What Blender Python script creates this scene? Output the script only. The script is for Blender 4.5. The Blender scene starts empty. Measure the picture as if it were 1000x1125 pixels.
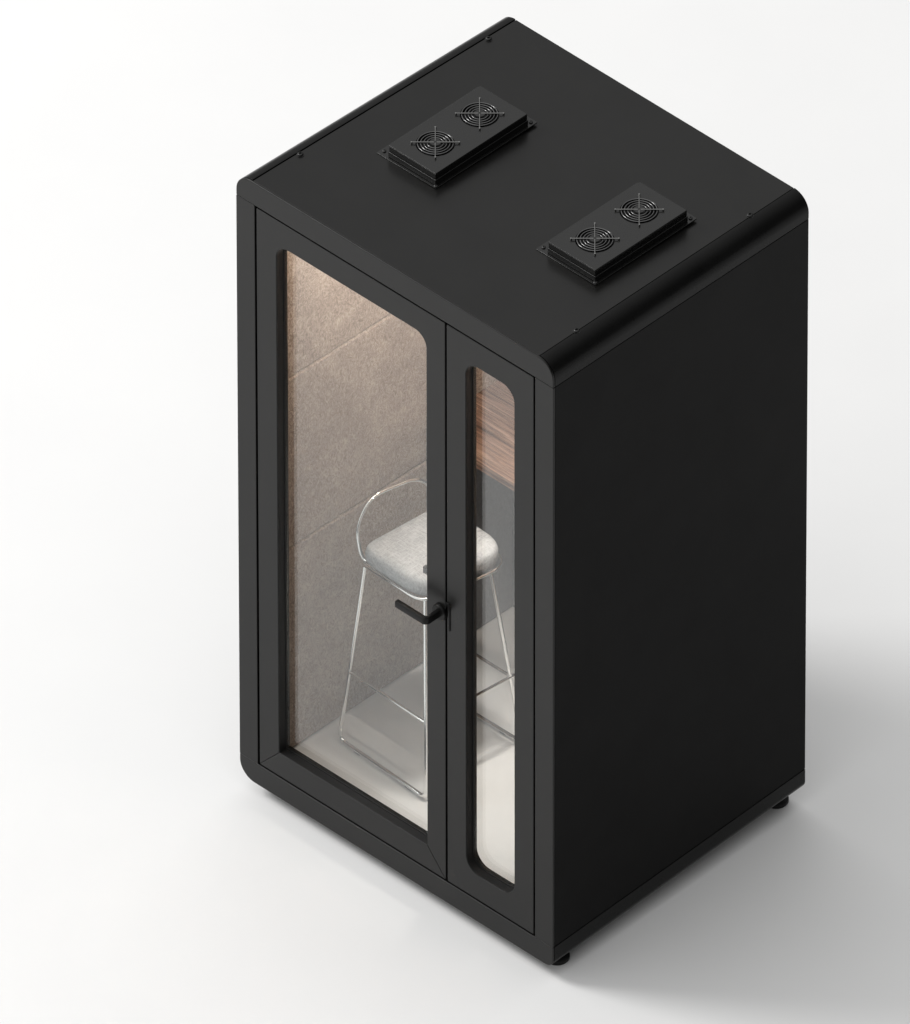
import bpy, bmesh, math, random
from mathutils import Vector, Matrix
random.seed(4)
scene = bpy.context.scene
COL = scene.collection

# ------------------------------------------------------------------ dimensions (metres)
W, D = 1.2092, 1.0288            # booth width (x) and depth (y)
G = 1.121                        # booth mid-height above the ground
ZT, ZB = 1.08, -1.075            # top / bottom of the shell, from mid-height
RC = .057                        # corner radius of the shell

def wv(x, y, z):
    """booth space -> world; the booth is a hair narrower and lower at its rear"""
    t = min(max(y / D, -.1), 1.05)
    return Vector((W/2 + (x - W/2)*(1 - .0294*t), y, z*(1 - .0155*t) + G))

# ------------------------------------------------------------------ materials
def new_mat(name):
    m = bpy.data.materials.new(name); m.use_nodes = True
    nt = m.node_tree
    return m, nt, nt.nodes, nt.links, nt.nodes['Principled BSDF']

def noise(nt, scale, detail=4, rough=.55, dist=0, vec=None, mscale=None):
    n = nt.nodes.new('ShaderNodeTexNoise')
    n.inputs['Scale'].default_value = scale; n.inputs['Detail'].default_value = detail
    n.inputs['Roughness'].default_value = rough; n.inputs['Distortion'].default_value = dist
    tc = nt.nodes.new('ShaderNodeTexCoord')
    src = tc.outputs['Object']
    if mscale:
        mp = nt.nodes.new('ShaderNodeMapping'); mp.inputs['Scale'].default_value = mscale
        nt.links.new(src, mp.inputs['Vector']); src = mp.outputs['Vector']
    nt.links.new(src, n.inputs['Vector'])
    return n

def ramp(nt, fac, stops):
    r = nt.nodes.new('ShaderNodeValToRGB')
    while len(r.color_ramp.elements) < len(stops): r.color_ramp.elements.new(.5)
    for e, (p, c) in zip(r.color_ramp.elements, stops):
        e.position = p; e.color = c if len(c) == 4 else (*c, 1)
    nt.links.new(fac, r.inputs['Fac'])
    return r

def bump(nt, bsdf, height, strength, dist=.001):
    b = nt.nodes.new('ShaderNodeBump'); b.inputs['Strength'].default_value = strength
    b.inputs['Distance'].default_value = dist
    nt.links.new(height, b.inputs['Height']); nt.links.new(b.outputs['Normal'], bsdf.inputs['Normal'])

def black_paint(name, col, rough, spread=.06, bstr=.12, spec=.3):
    m, nt, N, L, b = new_mat(name); b.inputs['Specular IOR Level'].default_value = spec
    n1 = noise(nt, 3.2, 5, .6)
    r = ramp(nt, n1.outputs['Fac'], [(.3, (rough-spread,)*3), (.7, (rough+spread,)*3)])
    L.new(r.outputs['Color'], b.inputs['Roughness'])
    n2 = noise(nt, 7, 4, .6)
    c = ramp(nt, n2.outputs['Fac'], [(.3, tuple(v*.85 for v in col)), (.7, tuple(v*1.15 for v in col))])
    L.new(c.outputs['Color'], b.inputs['Base Color'])
    n3 = noise(nt, 900, 2, .5); bump(nt, b, n3.outputs['Fac'], bstr, .0004)
    return m

M = {}
M['black'] = black_paint('black powder coat', (.0053, .0052, .0049), .31, .04, .06, spec=.27)
M['side'] = black_paint('black side panel shaded', (.0062, .0061, .006), .36, .04, .12, spec=.045)  # shade of the side put into the finish: less sheen than the frame
M['trim'] = black_paint('black satin trim', (.0058, .0058, .0057), .27, .03, .02, spec=.11)
M['vent'] = black_paint('black vent steel', (.006, .006, .0058), .25, .03, .02, spec=.42)
M['rubber'] = black_paint('black rubber', (.006, .006, .006), .55)
M['handle'] = black_paint('black handle metal', (.0045, .0045, .0045), .36, .03, .05, spec=.16)

m, nt, N, L, b = new_mat('dark void'); b.inputs['Base Color'].default_value = (.004, .004, .004, 1); b.inputs['Roughness'].default_value = .7; M['void'] = m
m, nt, N, L, b = new_mat('black gloss wire'); b.inputs['Base Color'].default_value = (.012, .012, .012, 1); b.inputs['IOR'].default_value = 2.0; b.inputs['Roughness'].default_value = .10; M['ringwire'] = m
m, nt, N, L, b = new_mat('guard wire'); b.inputs['Base Color'].default_value = (.24, .24, .235, 1); b.inputs['Metallic'].default_value = 1; b.inputs['Roughness'].default_value = .24; M['wire'] = m
m, nt, N, L, b = new_mat('guard steel'); b.inputs['Base Color'].default_value = (.035, .035, .035, 1); b.inputs['Metallic'].default_value = .6; b.inputs['Roughness'].default_value = .4; M['hub'] = m
m, nt, N, L, b = new_mat('chrome'); b.inputs['Metallic'].default_value = 1
n = noise(nt, 30, 3); r = ramp(nt, n.outputs['Fac'], [(.3, (.13,)*3), (.7, (.19,)*3)]); L.new(r.outputs['Color'], b.inputs['Roughness'])
b.inputs['Base Color'].default_value = (.86, .86, .85, 1); M['chrome'] = m

# thin architectural glass: reflection grows with angle, the rest passes straight through
m, nt, N, L, b = new_mat('window glass'); N.remove(b)
out = N['Material Output']
lw = N.new('ShaderNodeLayerWeight'); lw.inputs['Blend'].default_value = .5
p5 = N.new('ShaderNodeMath'); p5.operation = 'POWER'; p5.inputs[1].default_value = 5; L.new(lw.outputs['Facing'], p5.inputs[0])
ma = N.new('ShaderNodeMath'); ma.operation = 'MULTIPLY_ADD'; ma.inputs[1].default_value = .92; ma.inputs[2].default_value = .062; L.new(p5.outputs[0], ma.inputs[0])
tr = N.new('ShaderNodeBsdfTransparent'); tr.inputs['Color'].default_value = (.975, .985, .982, 1)
gl = N.new('ShaderNodeBsdfGlossy'); gl.inputs['Roughness'].default_value = .0; gl.inputs['Color'].default_value = (1, 1, 1, 1)
mx = N.new('ShaderNodeMixShader'); L.new(ma.outputs[0], mx.inputs[0]); L.new(tr.outputs[0], mx.inputs[1]); L.new(gl.outputs[0], mx.inputs[2]); L.new(mx.outputs[0], out.inputs['Surface'])
M['glass'] = m

def felt(name, dark, mid, light):
    m, nt, N, L, b = new_mat(name)
    f = noise(nt, 46, 4, .62, 3.4, mscale=(1, 1.25, .8))
    g = noise(nt, 8, 4, .6, .6)
    h = noise(nt, 170, 3, .6, .8)
    mixf = N.new('ShaderNodeMath'); mixf.operation = 'MULTIPLY_ADD'; mixf.inputs[1].default_value = .62
    L.new(f.outputs['Fac'], mixf.inputs[0])
    m2 = N.new('ShaderNodeMath'); m2.operation = 'MULTIPLY'; m2.inputs[1].default_value = .2; L.new(g.outputs['Fac'], m2.inputs[0])
    m3 = N.new('ShaderNodeMath'); m3.operation = 'MULTIPLY_ADD'; m3.inputs[1].default_value = .18; L.new(h.outputs['Fac'], m3.inputs[0]); L.new(m2.outputs[0], m3.inputs[2])
    L.new(m3.outputs[0], mixf.inputs[2])
    r = ramp(nt, mixf.outputs[0], [(.39, dark), (.50, mid), (.61, light)])
    L.new(r.outputs['Color'], b.inputs['Base Color']); b.inputs['Roughness'].default_value = .95
    b.inputs['Specular IOR Level'].default_value = .15
    bump(nt, b, mixf.outputs[0], .45, .004)
    return m
M['felt'] = felt('beige felt', (.185, .138, .107), (.30, .237, .193), (.44, .365, .305))
M['greyfelt'] = felt('grey lining', (.20, .20, .205), (.235, .235, .24), (.27, .27, .275))
m, nt, N, L, b = new_mat('off white ceiling'); b.inputs['Base Color'].default_value = (.6, .57, .54, 1); b.inputs['Roughness'].default_value = .8; M['ceil'] = m

m, nt, N, L, b = new_mat('pale booth floor')
n = noise(nt, 4, 5, .6, .4); r = ramp(nt, n.outputs['Fac'], [(.3, (.74, .725, .705)), (.7, (.81, .80, .785))]); L.new(r.outputs['Color'], b.inputs['Base Color'])
b.inputs['Roughness'].default_value = .42; M['pale'] = m

m, nt, N, L, b = new_mat('walnut veneer')
s1 = noise(nt, 1, 6, .62, .35, mscale=(1.3, 62, 62)); s2 = noise(nt, 1, 4, .6, 1.2, mscale=(1.6, 17, 17)); s3 = noise(nt, 1, 2, .5, .1, mscale=(6, 190, 190))
a = N.new('ShaderNodeMath'); a.operation = 'MULTIPLY_ADD'; a.inputs[1].default_value = .5; L.new(s1.outputs['Fac'], a.inputs[0])
c2 = N.new('ShaderNodeMath'); c2.operation = 'MULTIPLY'; c2.inputs[1].default_value = .38; L.new(s2.outputs['Fac'], c2.inputs[0]); L.new(c2.outputs[0], a.inputs[2])
a2 = N.new('ShaderNodeMath'); a2.operation = 'MULTIPLY_ADD'; a2.inputs[1].default_value = .12; L.new(s3.outputs['Fac'], a2.inputs[0]); L.new(a.outputs[0], a2.inputs[2])
r = ramp(nt, a2.outputs[0], [(.41, (.050, .028, .019)), (.465, (.145, .083, .056)), (.505, (.27, .165, .115)), (.54, (.11, .063, .043)), (.60, (.37, .24, .172))])
L.new(r.outputs['Color'], b.inputs['Base Color']); b.inputs['Roughness'].default_value = .45; bump(nt, b, a2.outputs[0], .12, .001); M['wood'] = m

m, nt, N, L, b = new_mat('light grey woven fabric')
n = noise(nt, 1, 3, .6, .6, mscale=(260, 45, 90)); n2 = noise(nt, 1, 3, .6, .3, mscale=(45, 260, 90)); n3 = noise(nt, 14, 4)
a = N.new('ShaderNodeMath'); a.operation = 'MAXIMUM'; L.new(n.outputs['Fac'], a.inputs[0]); L.new(n2.outputs['Fac'], a.inputs[1])
a2 = N.new('ShaderNodeMath'); a2.operation = 'MULTIPLY_ADD'; a2.inputs[1].default_value = .35; L.new(n3.outputs['Fac'], a2.inputs[0]); L.new(a.outputs[0], a2.inputs[2])
r = ramp(nt, a2.outputs[0], [(.60, (.27, .274, .28)), (.74, (.375, .379, .384)), (.88, (.455, .458, .462))]); L.new(r.outputs['Color'], b.inputs['Base Color'])
b.inputs['Roughness'].default_value = .92; b.inputs['Specular IOR Level'].default_value = .2; bump(nt, b, a.outputs[0], .35, .0015); M['fabric'] = m

m, nt, N, L, b = new_mat('white studio floor')
n = noise(nt, 1.6, 6, .55); r = ramp(nt, n.outputs['Fac'], [(.3, (.80, .80, .80)), (.7, (.82, .82, .818))]); L.new(r.outputs['Color'], b.inputs['Base Color'])
b.inputs['Roughness'].default_value = .65; b.inputs['Specular IOR Level'].default_value = .25
n = noise(nt, 260, 3, .6); bump(nt, b, n.outputs['Fac'], .10, .001); M['ground'] = m
m, nt, N, L, b = new_mat('lit diffuser'); b.inputs['Base Color'].default_value = (.8, .78, .72, 1)
b.inputs['Emission Color'].default_value = (1, .91, .82, 1); b.inputs['Emission Strength'].default_value = 175; M['lamp'] = m

# ------------------------------------------------------------------ mesh helpers
def finish(bm, name, mat, parent=None, loc=None, bevel=0, smooth=True, seg=2):
    """loc: origin of the object relative to its parent; vertices are already local to it"""
    bmesh.ops.recalc_face_normals(bm, faces=bm.faces)
    me = bpy.data.meshes.new(name); bm.to_mesh(me); bm.free()
    me.materials.append(M[mat])
    if smooth:
        for p in me.polygons: p.use_smooth = True
        if not bevel: me.set_sharp_from_angle(angle=math.radians(44))
    o = bpy.data.objects.new(name, me); COL.objects.link(o)
    if parent: o.parent = parent
    if loc is not None: o.location = loc
    if bevel:
        md = o.modifiers.new('edge', 'BEVEL'); md.width = bevel; md.segments = seg; md.limit_method = 'ANGLE'
        md.angle_limit = math.radians(40); md.harden_normals = True
    return o

def loops_prism(bm, loops, y0, y1, axis='y'):
    """closed outlines (first outer, others holes) in (x,z), extruded from y0 to y1"""
    def P(a, c, d): return (a, d, c) if axis == 'y' else ((a, c, d) if axis == 'z' else (d, a, c))
    edges = []
    for lp in loops:
        vs = [bm.verts.new(P(a, c, y0)) for a, c in lp]
        for i in range(len(vs)): edges.append(bm.edges.new((vs[i], vs[(i+1) % len(vs)])))
    if len(loops) == 1:
        vs = [e.verts[0] for e in edges]
        vs = []
        for e in edges:
            for v in e.verts:
                if v not in vs: vs.append(v)
        faces = [bm.faces.new(vs)]
    else:
        r = bmesh.ops.triangle_fill(bm, use_beauty=True, use_dissolve=False, edges=edges)
        faces = [g for g in r['geom'] if isinstance(g, bmesh.types.BMFace)]
    r = bmesh.ops.extrude_face_region(bm, geom=faces)
    d = {'y': Vector((0, y1-y0, 0)), 'z': Vector((0, 0, y1-y0)), 'x': Vector((y1-y0, 0, 0))}[axis]
    for g in r['geom']:
        if isinstance(g, bmesh.types.BMVert): g.co += d

def box(bm, x0, x1, y0, y1, z0, z1):
    loops_prism(bm, [[(x0, z0), (x1, z0), (x1, z1), (x0, z1)]], y0, y1)

def rrect(x0, x1, z0, z1, r, n=10):
    """rounded rectangle, r = radii (bl, br, tr, tl)"""
    if not isinstance(r, (tuple, list)): r = (r,)*4
    out = []
    for (cx, cz, sx, sz, rr, a0) in ((x0, z0, 1, 1, r[0], 180), (x1, z0, -1, 1, r[1], 270), (x1, z1, -1, -1, r[2], 0), (x0, z1, 1, -1, r[3], 90)):
        if rr <= 0: out.append((cx, cz)); continue
        for i in range(n+1):
            a = math.radians(a0 + 90*i/n)
            out.append((cx + sx*rr + rr*math.cos(a), cz + sz*rr + rr*math.sin(a)))
    return out

def circle(cx, cy, r, n=40): return [(cx + r*math.cos(2*math.pi*i/n), cy + r*math.sin(2*math.pi*i/n)) for i in range(n)]

def fillet(pts, r, n=8, closed=False):
    pts = [Vector(p) for p in pts]; out = []; k = len(pts)
    for i, p in enumerate(pts):
        if not closed and i in (0, k-1): out.append(p); continue
        a, c = pts[i-1], pts[(i+1) % k]
        rr = r[i] if isinstance(r, (list, tuple)) else r
        da, dc = (a-p), (c-p); rr = min(rr, da.length*.49, dc.length*.49)
        s, e = p + da.normalized()*rr, p + dc.normalized()*rr
        for j in range(n+1):
            t = j/n; out.append(s*(1-t)**2 + p*2*t*(1-t) + e*t*t)
    return out

def tube(bm, pts, r, sides=14, closed=False, caps=True):
    pts = [Vector(p) for p in pts]; k = len(pts); rings = []
    nrm = None
    for i, p in enumerate(pts):
        if closed: t = (pts[(i+1) % k] - pts[i-1])
        else: t = pts[min(i+1, k-1)] - pts[max(i-1, 0)]
        t.normalize()
        if nrm is None:
            nrm = t.orthogonal().normalized()
        nrm = (nrm - t*nrm.dot(t)).normalized(); bn = t.cross(nrm)
        rings.append([bm.verts.new(p + (nrm*math.cos(2*math.pi*s/sides) + bn*math.sin(2*math.pi*s/sides))*r) for s in range(sides)])
    for i in range(k if closed else k-1):
        A, B = rings[i], rings[(i+1) % k]
        off = 0
        if closed and i == k-1:
            off = min(range(sides), key=lambda o: (A[0].co - B[o].co).length)
        for s in range(sides):
            bm.faces.new((A[s], A[(s+1) % sides], B[(s+1+off) % sides], B[(s+off) % sides]))
    if caps and not closed:
        bm.faces.new(rings[0][::-1]); bm.faces.new(rings[-1])

def lathe(bm, prof, n=32, c=(0, 0, 0), axis='z'):
    """prof: list of (radius, height)"""
    def P(r, h, a):
        x, y = r*math.cos(a), r*math.sin(a)
        return Vector(c) + (Vector((x, y, h)) if axis == 'z' else Vector((x, h, y)))
    rows = []
    for r, h in prof:
        if r < 1e-6: rows.append([bm.verts.new(P(0, h, 0))])
        else: rows.append([bm.verts.new(P(r, h, 2*math.pi*i/n)) for i in range(n)])
    for A, B in zip(rows, rows[1:]):
        for i in range(n):
            a, b_, c_, d = A[i % len(A)], A[(i+1) % len(A)], B[(i+1) % len(B)], B[i % len(B)]
            f = [];
            for v in (a, b_, c_, d):
                if v not in f: f.append(v)
            if len(f) >= 3: bm.faces.new(f)

def booth_part(bm, name, mat, parent, bevel=0, **k):
    """vertices in booth space -> relative to the booth's base"""
    for v in bm.verts: v.co = wv(*v.co) - BASE
    return finish(bm, name, mat, parent, bevel=bevel, **k)

def thing(name, label, cat, loc):
    o = bpy.data.objects.new(name, None); COL.objects.link(o)
    o.empty_display_size = .1
    o.location = loc; o['label'] = label; o['category'] = cat
    return o

# ------------------------------------------------------------------ setting
bm = bmesh.new()
bmesh.ops.create_grid(bm, x_segments=40, y_segments=40, size=45)
g = finish(bm, 'ground', 'ground', smooth=False); g['kind'] = 'structure'

# ------------------------------------------------------------------ booth
BASE = Vector((W/2, D/2, 0))
booth = thing('phone_booth', 'tall matte black office booth with glazed door and two fan boxes on its roof', 'phone booth', BASE)
new = bmesh.new

FY = .045                      # depth of the front frame
XG0, XG1, XM = .0738, 1.1368, .8003       # leaf gaps: left, right and middle
GP = .0031                     # half gap
ZG = 1.0
# front rails and stiles (hairline joints between them)
def rc(right, top): return .030 if (right and not top) else .057
def half_round(top):
    s = 1 if top else -1; z_out = ZT if top else ZB
    out = [(0, s*(ZG+.0006))]
    n = 14
    for i in range(n+1):
        a = math.pi - (math.pi/2)*i/n; RC = rc(False, top)
        out.append((RC + RC*math.cos(a), z_out - s*RC + s*RC*math.sin(a)))
    for i in range(n+1):
        a = math.pi/2 - (math.pi/2)*i/n; RC = rc(True, top)
        out.append((W - RC + RC*math.cos(a), z_out - s*RC + s*RC*math.sin(a)))
    out.append((W, s*(ZG+.0006)))
    return out
bm = new(); loops_prism(bm, [half_round(True)], 0, .0068); booth_part(bm, 'top_rail', 'black', booth, .0028, seg=3)
bm = new(); loops_prism(bm, [half_round(False)], 0, .0068); booth_part(bm, 'bottom_rail', 'black', booth, .0024, seg=3)
bm = new(); box(bm, 0, XG0-GP, 0, .0068, -ZG+.0006, ZG-.0006); booth_part(bm, 'stile', 'black', booth, .0018)
bm = new(); box(bm, XG1+GP, W, 0, .0068, -ZG+.0006, ZG-.0006); booth_part(bm, 'stile', 'black', booth, .0018)
# rebate strip behind the gaps
bm = new()
loops_prism(bm, [rrect(.034, W-.034, -ZG-.026, ZG+.026, 0), rrect(XG0+.03, XG1-.03, -ZG+.03, ZG-.03, 0)], FY+.003, FY+.02)
box(bm, XM-.03, XM+.03, FY+.004, FY+.019, -ZG+.028, ZG-.028)
booth_part(bm, 'rebate_strip', 'rubber', booth)

# shell behind the front frame
SY0, SY1 = .0078, D
def arc_strip(right, top):
    """rounded long-edge trim, in (x,z): from the roof seam round to the side seam"""
    T = .018; n = 16; o, i_ = [], []
    s = 1 if top else -1; z_out = ZT if top else ZB
    RC = rc(right, top)
    for k in range(n+1):
        a = (math.pi/2)*k/n
        o.append((RC - RC*math.sin(a), z_out - s*RC + s*RC*math.cos(a)))
        i_.append((RC - (RC-T)*math.sin(a), z_out - s*RC + s*(RC-T)*math.cos(a)))
    o.append((0, s*(ZG+.0012))); i_.append((T, s*(ZG+.0012)))
    lp = o + i_[::-1]
    if right: lp = [(W-x, z) for x, z in lp]
    return lp
for top in (True, False):
    for right in (False, True):
        bm = new(); loops_prism(bm, [arc_strip(right, top)], SY0, SY1); booth_part(bm, 'curved_trim', 'trim', booth, .0012)
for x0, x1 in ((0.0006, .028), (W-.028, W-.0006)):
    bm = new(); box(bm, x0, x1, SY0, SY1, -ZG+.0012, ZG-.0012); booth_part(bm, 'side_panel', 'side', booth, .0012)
bm = new(); box(bm, RC+.0026, W-RC-.0026, SY0-.0006, SY1, ZT-.03, ZT-.0015); roof = booth_part(bm, 'roof_panel', 'black', booth, .0012)
bm = new(); box(bm, RC+.0026, W-.0326, SY0, SY1, ZB+.001, ZB+.018); booth_part(bm, 'base_panel', 'black', booth, .0012)
bm = new(); box(bm, .030, W-.030, D-.013, D-.003, -ZG-.03, ZG+.03); booth_part(bm, 'back_panel', 'black', booth, .001)
# roof screws
for (x, y) in ((.0690, .912), (.0698, .179), (1.1505, .155), (1.1475, .854)):
    bm = new()
    lathe(bm, [(.0105, 0), (.0105, .0012), (.0088, .0016), (.0086, .0048), (.0068, .0066), (.0042, .0068), (.0040, .0035), (0, .0034)], 24)
    finish(bm, 'screw', 'vent', roof, wv(x, y, ZT-.0015) - BASE)

# lining
XL, XR, YB = .07, W-.07, .997
ZF, ZC = -1.032, 1.03
seams = [ZF+.002, -.300, .308, .915, ZC-.002]
for x0, x1 in ((.031, XL), (XR, W-.031)):
    for a, c in zip(seams, seams[1:]):
        bm = new(); box(bm, x0, x1, FY+.021, YB-.001, a+.0016, c-.0016); booth_part(bm, 'felt_panel', 'felt', booth, .0085, seg=3)
bm = new(); box(bm, XL+.001, XR-.001, YB, D-.014, -.168, ZC-.002); booth_part(bm, 'back_lining', 'felt', booth, .002)
bm = new(); box(bm, XL+.001, XR-.001, YB, D-.014, ZF+.002, -.171); booth_part(bm, 'back_lining', 'greyfelt', booth, .002)
bm = new(); box(bm, .032, W-.032, FY+.021, D-.016, ZB+.030, ZF); booth_part(bm, 'floor_panel', 'pale', booth)
bm = new(); box(bm, .032, W-.032, FY+.021, D-.016, ZC, ZT-.032); booth_part(bm, 'ceiling_panel', 'ceil', booth)
bm = new(); box(bm, .33, W-.12, FY+.022, FY+.046, .945, ZC-.0005); lampo = booth_part(bm, 'ceiling_lamp', 'trim', booth, .002)
bm = new(); box(bm, .34, W-.13, FY+.0465, FY+.050, .955, 1.015); booth_part(bm, 'lamp_diffuser', 'lamp', lampo)

bm = new(); lathe(bm, [(0, -.010), (.088, -.010), (.092, -.012), (.106, -.012), (.108, -.009), (.108, 0), (0, 0)], 36)
finish(bm, 'added_fill', 'trim', booth, wv(.56, .46, ZC-.0006) - BASE)  # unseen disc added to carry the fill lamp
dl = bpy.data.lights.new('downlight beam', 'AREA'); dl.shape = 'DISK'; dl.size = .17; dl.energy = 1.22; dl.color = (1, .95, .89); dl.spread = math.radians(40)  # added lamp, brightens the booth floor and stool
dlo = bpy.data.objects.new('added_fill_beam', dl); COL.objects.link(dlo); dlo.location = wv(.56, .46, ZC-.0125)

# desk
TZ = -.168
bm = new(); loops_prism(bm, [rrect(XL+.003, XR-.003, .650, YB-.002, (.03, .03, 0, 0), 6)], TZ-.030, TZ, 'z'); booth_part(bm, 'desk', 'wood', booth, .0022)

bm = new(); box(bm, XL+.0005, XL+.008, .664, YB-.002, ZF+.004, TZ-.031); booth_part(bm, 'under_desk_panel', 'greyfelt', booth, .001)  # thin grey panel on the left wall below the desk

# door -----------------------------------------------------------------
dx0, dx1 = XG0+GP, XM-GP
ox0, ox1, oz0, oz1 = .1525, .7262, -.911, .9112
dz0, dz1 = -ZG+.0056, ZG-.0056
r = .047
bm = new()
n = 10
u = [(dx0+.0003, dz0+.0006), (ox0, oz0+.0006)]
u += [(ox0, oz1-r)] + [(ox0 + r - r*math.cos(math.pi/2*i/n), oz1 - r + r*math.sin(math.pi/2*i/n)) for i in range(1, n+1)]
u += [(ox1 - r + r*math.sin(math.pi/2*i/n), oz1 - r + r*math.cos(math.pi/2*i/n)) for i in range(0, n+1)]
u += [(ox1, oz0+.0006), (dx1-.0003, dz0+.0006), (dx1, dz1), (dx0, dz1)]
loops_prism(bm, [u], .0006, FY)
loops_prism(bm, [[(dx0, dz0), (dx1, dz0), (ox1-.0002, oz0), (ox0+.0002, oz0)]], .0006, FY)
door = booth_part(bm, 'door', 'black', booth, .002)
GY = .034
def ring(x0, x1, z0, z1, rad, inset, y0, y1, name, mat, parent, bevel=0):
    bm = new()
    ri = tuple(max(q-inset, 0) for q in rad)
    loops_prism(bm, [rrect(x0-.0004, x1+.0004, z0-.0004, z1+.0004, rad), rrect(x0+inset, x1-inset, z0+inset, z1-inset, ri)], y0, y1)
    return booth_part(bm, name, mat, parent, bevel)
rd = (0, 0, r, r)
ring(ox0, ox1, oz0, oz1, rd, .0012, .0026, .0258, 'reveal_shade_strip', 'rubber', door)  # dark strip added to stand in for shade on the reveal
ring(ox0, ox1, oz0, oz1, rd, .004, .0262, GY-.0008, 'gasket', 'rubber', door, .001)
bm = new(); loops_prism(bm, [rrect(ox0+.0005, ox1-.0005, oz0+.0005, oz1-.0005, (0, 0, r, r))], GY, GY+.006); booth_part(bm, 'glass_pane', 'glass', door)

# lever handle: rosette on the door, neck, bend and flat lever
HX, HZ = .7785, -.039
def lever(s, length):
    """s = -1 outside, +1 inside"""
    y0 = .0006 if s < 0 else FY
    bm = new()
    prof = [(0, 0), (.0255, 0), (.0255, .0075), (.024, .0095), (.0125, .0098), (0, .0098)]
    lathe(bm, [(a, y0 + s*h) for a, h in prof], 32, (HX, 0, HZ), 'y')
    # swept flat bar in the xy plane
    path = fillet([(HX, y0 + s*.006, 0), (HX, y0 + s*.058, 0), (HX-length, y0 + s*.058, 0)], .011, 8)
    hw, hh = .0068, .0115
    rings = []
    for i, p in enumerate(path):
        t = (path[min(i+1, len(path)-1)] - path[max(i-1, 0)]).normalized(); nn = Vector((-t.y, t.x, 0))
        rings.append([bm.verts.new((p.x + nn.x*a, p.y + nn.y*a, HZ + c)) for a, c in rrect(-hw, hw, -hh, hh, .0022, 4)])
    for A, B in zip(rings, rings[1:]):
        for i in range(len(A)): bm.faces.new((A[i], A[(i+1) % len(A)], B[(i+1) % len(A)], B[i]))
    bm.faces.new(rings[0]); bm.faces.new(rings[-1][::-1])
    return bm
booth_part(lever(-1, .112), 'handle', 'handle', door, .0006)
booth_part(lever(1, .160), 'handle', 'handle', door, .0006)

# narrow side window -----------------------------------------------------
sx0, sx1 = XM+GP, XG1-GP
qx0, qx1, qz0, qz1 = .8752, 1.0608, -.907, .909
r = .05
bm = new(); loops_prism(bm, [rrect(sx0, sx1, dz0, dz1, 0), rrect(qx0, qx1, qz0, qz1, r)], .0006, FY)
side = booth_part(bm, 'side_window', 'black', booth, .002)
ring(qx0, qx1, qz0, qz1, (r,)*4, .0012, .0026, .0258, 'reveal_shade_strip', 'rubber', side)  # same added dark strip, shade of the window reveal
ring(qx0, qx1, qz0, qz1, (r,)*4, .004, .0262, GY-.0008, 'gasket', 'rubber', side, .001)
bm = new(); loops_prism(bm, [rrect(qx0+.0005, qx1-.0005, qz0+.0005, qz1-.0005, r)], GY, GY+.006); booth_part(bm, 'glass_pane', 'glass', side)
bm = new(); loops_prism(bm, [[(sx0-.001, -.004), (.8098, -.004), (.8098, -.088), (.8158, -.088), (.8158, .006), (.8135, .010), (sx0-.001, .010)]], -.0024, .002); booth_part(bm, 'strike_plate', 'handle', side, .0006)

# feet --------------------------------------------------------------------
bm = new()
lathe(bm, [(0, 0), (.034, 0), (.036, .003), (.036, .012), (.031, .017), (.016, .019), (0, .019)], 36)
foot0 = finish(bm, 'foot', 'rubber', booth)
bm = new(); lathe(bm, [(0, .018), (.011, .018), (.011, .028), (.019, .0285), (.019, .036), (.011, .0365), (.011, .054), (0, .054)], 24)
stem0 = finish(bm, 'foot_stem', 'vent', foot0)
for i, (x, y) in enumerate(((.062, .082), (W-.062, .082), (.062, D-.06), (W-.077, D-.040))):
    f = foot0
    if i:
        f = foot0.copy(); COL.objects.link(f); st = stem0.copy(); COL.objects.link(st); st.parent = f
    p = wv(x, y, 0) - BASE; f.location = (p.x, p.y, 0)

# fan boxes -----------------------------------------------------------------
FW, FL, FH = .178, .362, .0445          # lid size
holes = [(FW*.485, .0935), (FW*.485, .2685)]
HR = .0535
bm = new()
# lid: plate with two round holes and turned-down edges, over a lower tray
loops_prism(bm, [rrect(0, FW, 0, FL, 0)] + [circle(x, y, HR) for x, y in holes], FH, FH-.003, 'z')
loops_prism(bm, [rrect(0, FW, 0, FL, 0), rrect(.002, FW-.002, .002, FL-.002, 0)], FH-.0031, .0235, 'z')
loops_prism(bm, [rrect(-.002, FW+.002, -.002, FL+.002, 0), rrect(.004, FW-.004, .004, FL-.004, 0)], .0225, .0045, 'z')
fan0 = finish(bm, 'fan_box', 'vent', booth, bevel=.0026, seg=3)
kids = []
bm = new()
fx0, fx1, fy0, fy1 = -.038, FW+.010, -.010, FL+.030
loops_prism(bm, [rrect(fx0, fx1, fy0, fy1, .003, 3)], .0002, .004, 'z')
kids.append(finish(bm, 'base_plate', 'vent', fan0, bevel=.0008))
for (x, y) in ((fx0+.012, fy0+.018), (fx1-.006, fy0+.006), (fx1-.012, fy1-.014), (fx0+.012, fy1-.014)):
    bm = new(); lathe(bm, [(.0056, 0), (.0056, .003), (.0042, .0044), (.0022, .0045), (.002, .0025), (0, .0025)], 18)
    kids.append(finish(bm, 'bolt', 'hub', fan0, Vector((x, y, .004))))
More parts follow.
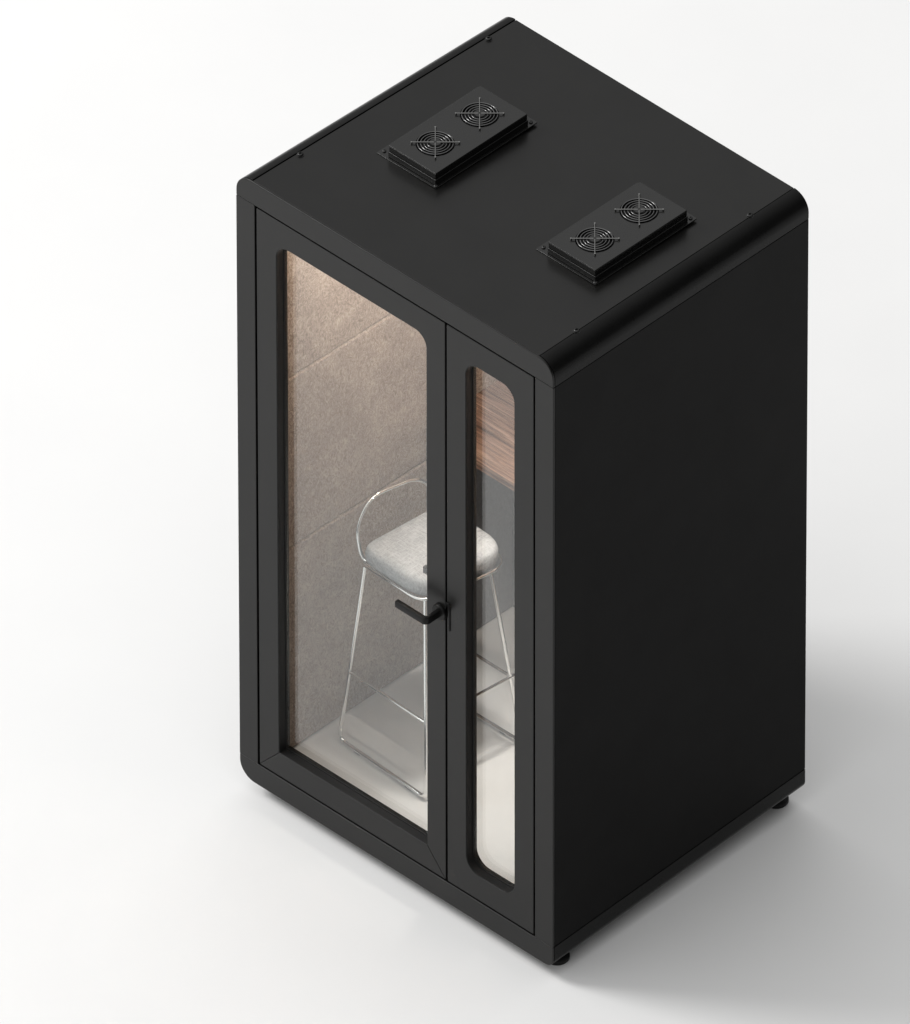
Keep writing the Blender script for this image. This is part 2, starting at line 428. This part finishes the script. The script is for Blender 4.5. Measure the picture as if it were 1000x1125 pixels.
for hx, hy in holes:
    # tube and floor of the fan housing
    bm = new(); lathe(bm, [(HR+.0008, -.0035), (HR+.0008, -.030), (0, -.030)], 40)
    kids.append(finish(bm, 'fan_housing', 'void', fan0, Vector((hx, hy, FH))))
    bm = new()
    lathe(bm, [(0, -.008), (.019, -.008), (.0205, -.010), (.0205, -.027), (0, -.027)], 28)
    for k in range(7):
        a0 = 2*math.pi*k/7
        prev = None
        for j in range(7):
            rr = .020 + (HR-.0035-.020)*j/6
            w = .30 - .07*j/6; tw = .12*j
            c1 = Vector((rr*math.cos(a0+tw), rr*math.sin(a0+tw), -.010)); c2_ = Vector((rr*math.cos(a0+tw+w*2), rr*math.sin(a0+tw+w*2), -.024))
            v = [bm.verts.new(c1), bm.verts.new(c2_), bm.verts.new(c2_ + Vector((0, 0, -.0014))), bm.verts.new(c1 + Vector((0, 0, -.0014)))]
            if prev:
                for q in range(4): bm.faces.new((prev[q], prev[(q+1) % 4], v[(q+1) % 4], v[q]))
            else: bm.faces.new(v)
            prev = v
        bm.faces.new(prev[::-1])
    kids.append(finish(bm, 'fan_rotor', 'void', fan0, Vector((hx, hy, FH))))
    bm = new()
    for rr in (.0495, .0405, .0315, .0225):
        tube(bm, [(rr*math.cos(2*math.pi*i/48), rr*math.sin(2*math.pi*i/48), .0018) for i in range(48)], .0018, 12, closed=True)
    guard = finish(bm, 'fan_guard', 'ringwire', fan0, Vector((hx, hy, FH+.0004)))
    kids.append(guard)
    bm = new()
    az = .76752
    for k in range(4):
        a = az + k*math.pi/2
        d = Vector((math.cos(a), math.sin(a), 0))
        tube(bm, [d*.004 + Vector((0, 0, .0050)), d*.0645 + Vector((0, 0, .0050))], .0015, 10)
        lathe(bm, [(0, 0), (.0030, 0), (.0030, .0050), (.0024, .0064), (0, .0068)], 14, tuple(d*.0655))
    kids.append(finish(bm, 'guard_spokes', 'wire', fan0, Vector((hx, hy, FH+.0004))))
    bm = new(); lathe(bm, [(0, 0), (.0155, 0), (.0155, .0012), (0, .0012)], 28)
    kids.append(finish(bm, 'hub_plate', 'vent', fan0, Vector((hx, hy, FH+.0048))))
for i, (x, y) in enumerate(((.2508, .3415), (.8618, .3440))):
    f = fan0
    if i:
        f = fan0.copy(); COL.objects.link(f)
        for ch in kids:
            c = ch.copy(); COL.objects.link(c); c.parent = f
    f.location = wv(x, y, ZT-.0015) - BASE

# ------------------------------------------------------------------ bar stool
SB = wv(.322, .412, ZF)
stool = thing('bar_stool', 'chrome wire bar stool with light grey padded seat standing inside the black booth', 'bar stool', SB)
def S(bm, name, mat, parent, **k):
    for v in bm.verts: v.co = wv(*v.co) - SB
    return finish(bm, name, mat, parent, **k)
TR = .0061
zt = -.368; zb_ = ZF + .011
top = {'nl': (.204, .290), 'nr': (.438, .289), 'fr': (.472, .512), 'fl': (.236, .524)}
bot = {'nl': (.138, .252), 'nr': (.494, .234), 'fr': (.524, .588), 'fl': (.160, .584)}
def leg_pt(k, z):
    t = (zt - z)/(zt - zb_)
    return (top[k][0] + (bot[k][0]-top[k][0])*t, top[k][1] + (bot[k][1]-top[k][1])*t, z)
for a, c in (('nl', 'nr'), ('fl', 'fr')):
    bm = new()
    tube(bm, fillet([leg_pt(a, zt), leg_pt(a, zb_), leg_pt(c, zb_), leg_pt(c, zt)], .028, 10), TR)
    fr = S(bm, 'sled_leg', 'chrome', stool)
    for e in (.22, .80):
        p, q = Vector(leg_pt(a, zb_)), Vector(leg_pt(c, zb_)); m_ = p.lerp(q, e); d = (q-p).normalized()*.010
        bm = new(); tube(bm, [m_ - d - Vector((0, 0, .0025)), m_ + d - Vector((0, 0, .0025))], .0062, 12)
        S(bm, 'glide', 'hub', fr)
zf = -.772
bm = new()
pts = [leg_pt('nl', zf), leg_pt('nr', zf), leg_pt('fr', zf), leg_pt('fl', zf)]
o_ = .006
tube(bm, [pts[0], pts[1]], .0050)
tube(bm, [(pts[1][0], pts[1][1]-.004, zf), (pts[2][0]+.004, pts[2][1]+.012, zf)], .0050)
tube(bm, [pts[2], pts[3]], .0050)
S(bm, 'footrest', 'chrome', stool)
# seat rail and cushion
rail = [(.193, .277, zt+.004), (.447, .272, zt+.004), (.503, .566, zt+.004), (.220, .578, zt+.004)]
bm = new(); tube(bm, fillet(rail, [.03, .055, .075, .05], 10, closed=True), .0050, closed=True)
S(bm, 'seat_rail', 'chrome', stool)
cen = Vector((.3485, .4085))
ol = [Vector((p.x, p.y)) for p in fillet([(x, y, 0) for x, y, _ in rail], [.045, .075, .095, .07], 12, closed=True)]
bm = new()
prof = [(.90, -.002), (.955, .002), (.98, .011), (.993, .024), (.992, .040), (.972, .053), (.93, .0600), (.80, .0635), (.5, .0652), (.25, .0658)]
rows = [[bm.verts.new((cen.x + (q.x-cen.x)*s, cen.y + (q.y-cen.y)*s, zt + .004 + h)) for q in ol] for s, h in prof]
for A, B in zip(rows, rows[1:]):
    for i in range(len(A)): bm.faces.new((A[i], A[(i+1) % len(A)], B[(i+1) % len(A)], B[i]))
bm.faces.new(rows[0][::-1]); bm.faces.new(rows[-1])
S(bm, 'seat_cushion', 'fabric', stool)
# wire backrest on the left side
bm = new()
bk = [(.262, .286, zt+.009), (.206, .287, zt+.010), (.190, .285, zt+.03), (.170, .288, -.262), (.160, .352, -.192), (.196, .500, -.190), (.200, .552, -.250), (.236, .535, zt+.03), (.250, .505, zt+.002)]
tube(bm, fillet(bk, [0, .02, .02, .06, .075, .075, .05, .02, 0], 12), .0055)
S(bm, 'backrest', 'chrome', stool)

# ------------------------------------------------------------------ light
w = bpy.data.worlds.new('World'); scene.world = w; w.use_nodes = True
bg = w.node_tree.nodes['Background']; bg.inputs['Color'].default_value = (1, 1, .995, 1); bg.inputs['Strength'].default_value = 1.0
wn, wl = w.node_tree.nodes, w.node_tree.links
tc = wn.new('ShaderNodeTexCoord'); dot = wn.new('ShaderNodeVectorMath'); dot.operation = 'DOT_PRODUCT'
dot.inputs[1].default_value = Vector((-.42, -.30, .86)).normalized(); wl.new(tc.outputs['Generated'], dot.inputs[0])
mr = wn.new('ShaderNodeMapRange'); mr.interpolation_type = 'SMOOTHSTEP'
for k, v in zip(('From Min', 'From Max', 'To Min', 'To Max'), (-.10, .95, .04, 1.21)): mr.inputs[k].default_value = v
wl.new(dot.outputs['Value'], mr.inputs['Value']); wl.new(mr.outputs['Result'], bg.inputs['Strength'])   # ambient gradient: brightest overhead left, dimmed to the right to darken that side
def area(name, loc, target, size, power, col):
    l = bpy.data.lights.new(name, 'AREA'); l.shape = 'DISK'; l.size = size; l.energy = power; l.color = col
    o = bpy.data.objects.new(name, l); COL.objects.link(o); o.location = loc
    o.rotation_euler = (Vector(target) - Vector(loc)).to_track_quat('-Z', 'Y').to_euler()
    return o
el, d = math.radians(42), 17.0
tgt = Vector((W/2, D/2, .6))
kd = Vector((-.865*math.cos(el), -.50*math.cos(el), math.sin(el)))
area('key softbox', tgt + kd*d, tgt, 5.6, 1560, (1, .992, .98))

# ------------------------------------------------------------------ camera
cam = bpy.data.cameras.new('Camera'); co = bpy.data.objects.new('Camera', cam); COL.objects.link(co)
az, el = .7675210884738699, .6904486512196305
dv = Vector((math.sin(az)*math.cos(el), -math.cos(az)*math.cos(el), math.sin(el)))
co.location = Vector((W/2, D/2, G)) + dv*100
co.rotation_euler = (-dv).to_track_quat('-Z', 'Y').to_euler()
cam.sensor_fit = 'VERTICAL'; cam.sensor_height = 24; cam.sensor_width = 24*910/1024
cam.lens = 397.9774*100/1125*24
cam.shift_x = -76.5578/1125; cam.shift_y = -27.5437/1125
cam.clip_start = 1; cam.clip_end = 400
scene.camera = co
scene.view_settings.view_transform = 'Standard'; scene.view_settings.look = 'None'
scene.view_settings.exposure = 0; scene.view_settings.gamma = 1
scene.cycles.caustics_reflective = False; scene.cycles.max_bounces = 12; scene.cycles.transparent_max_bounces = 16
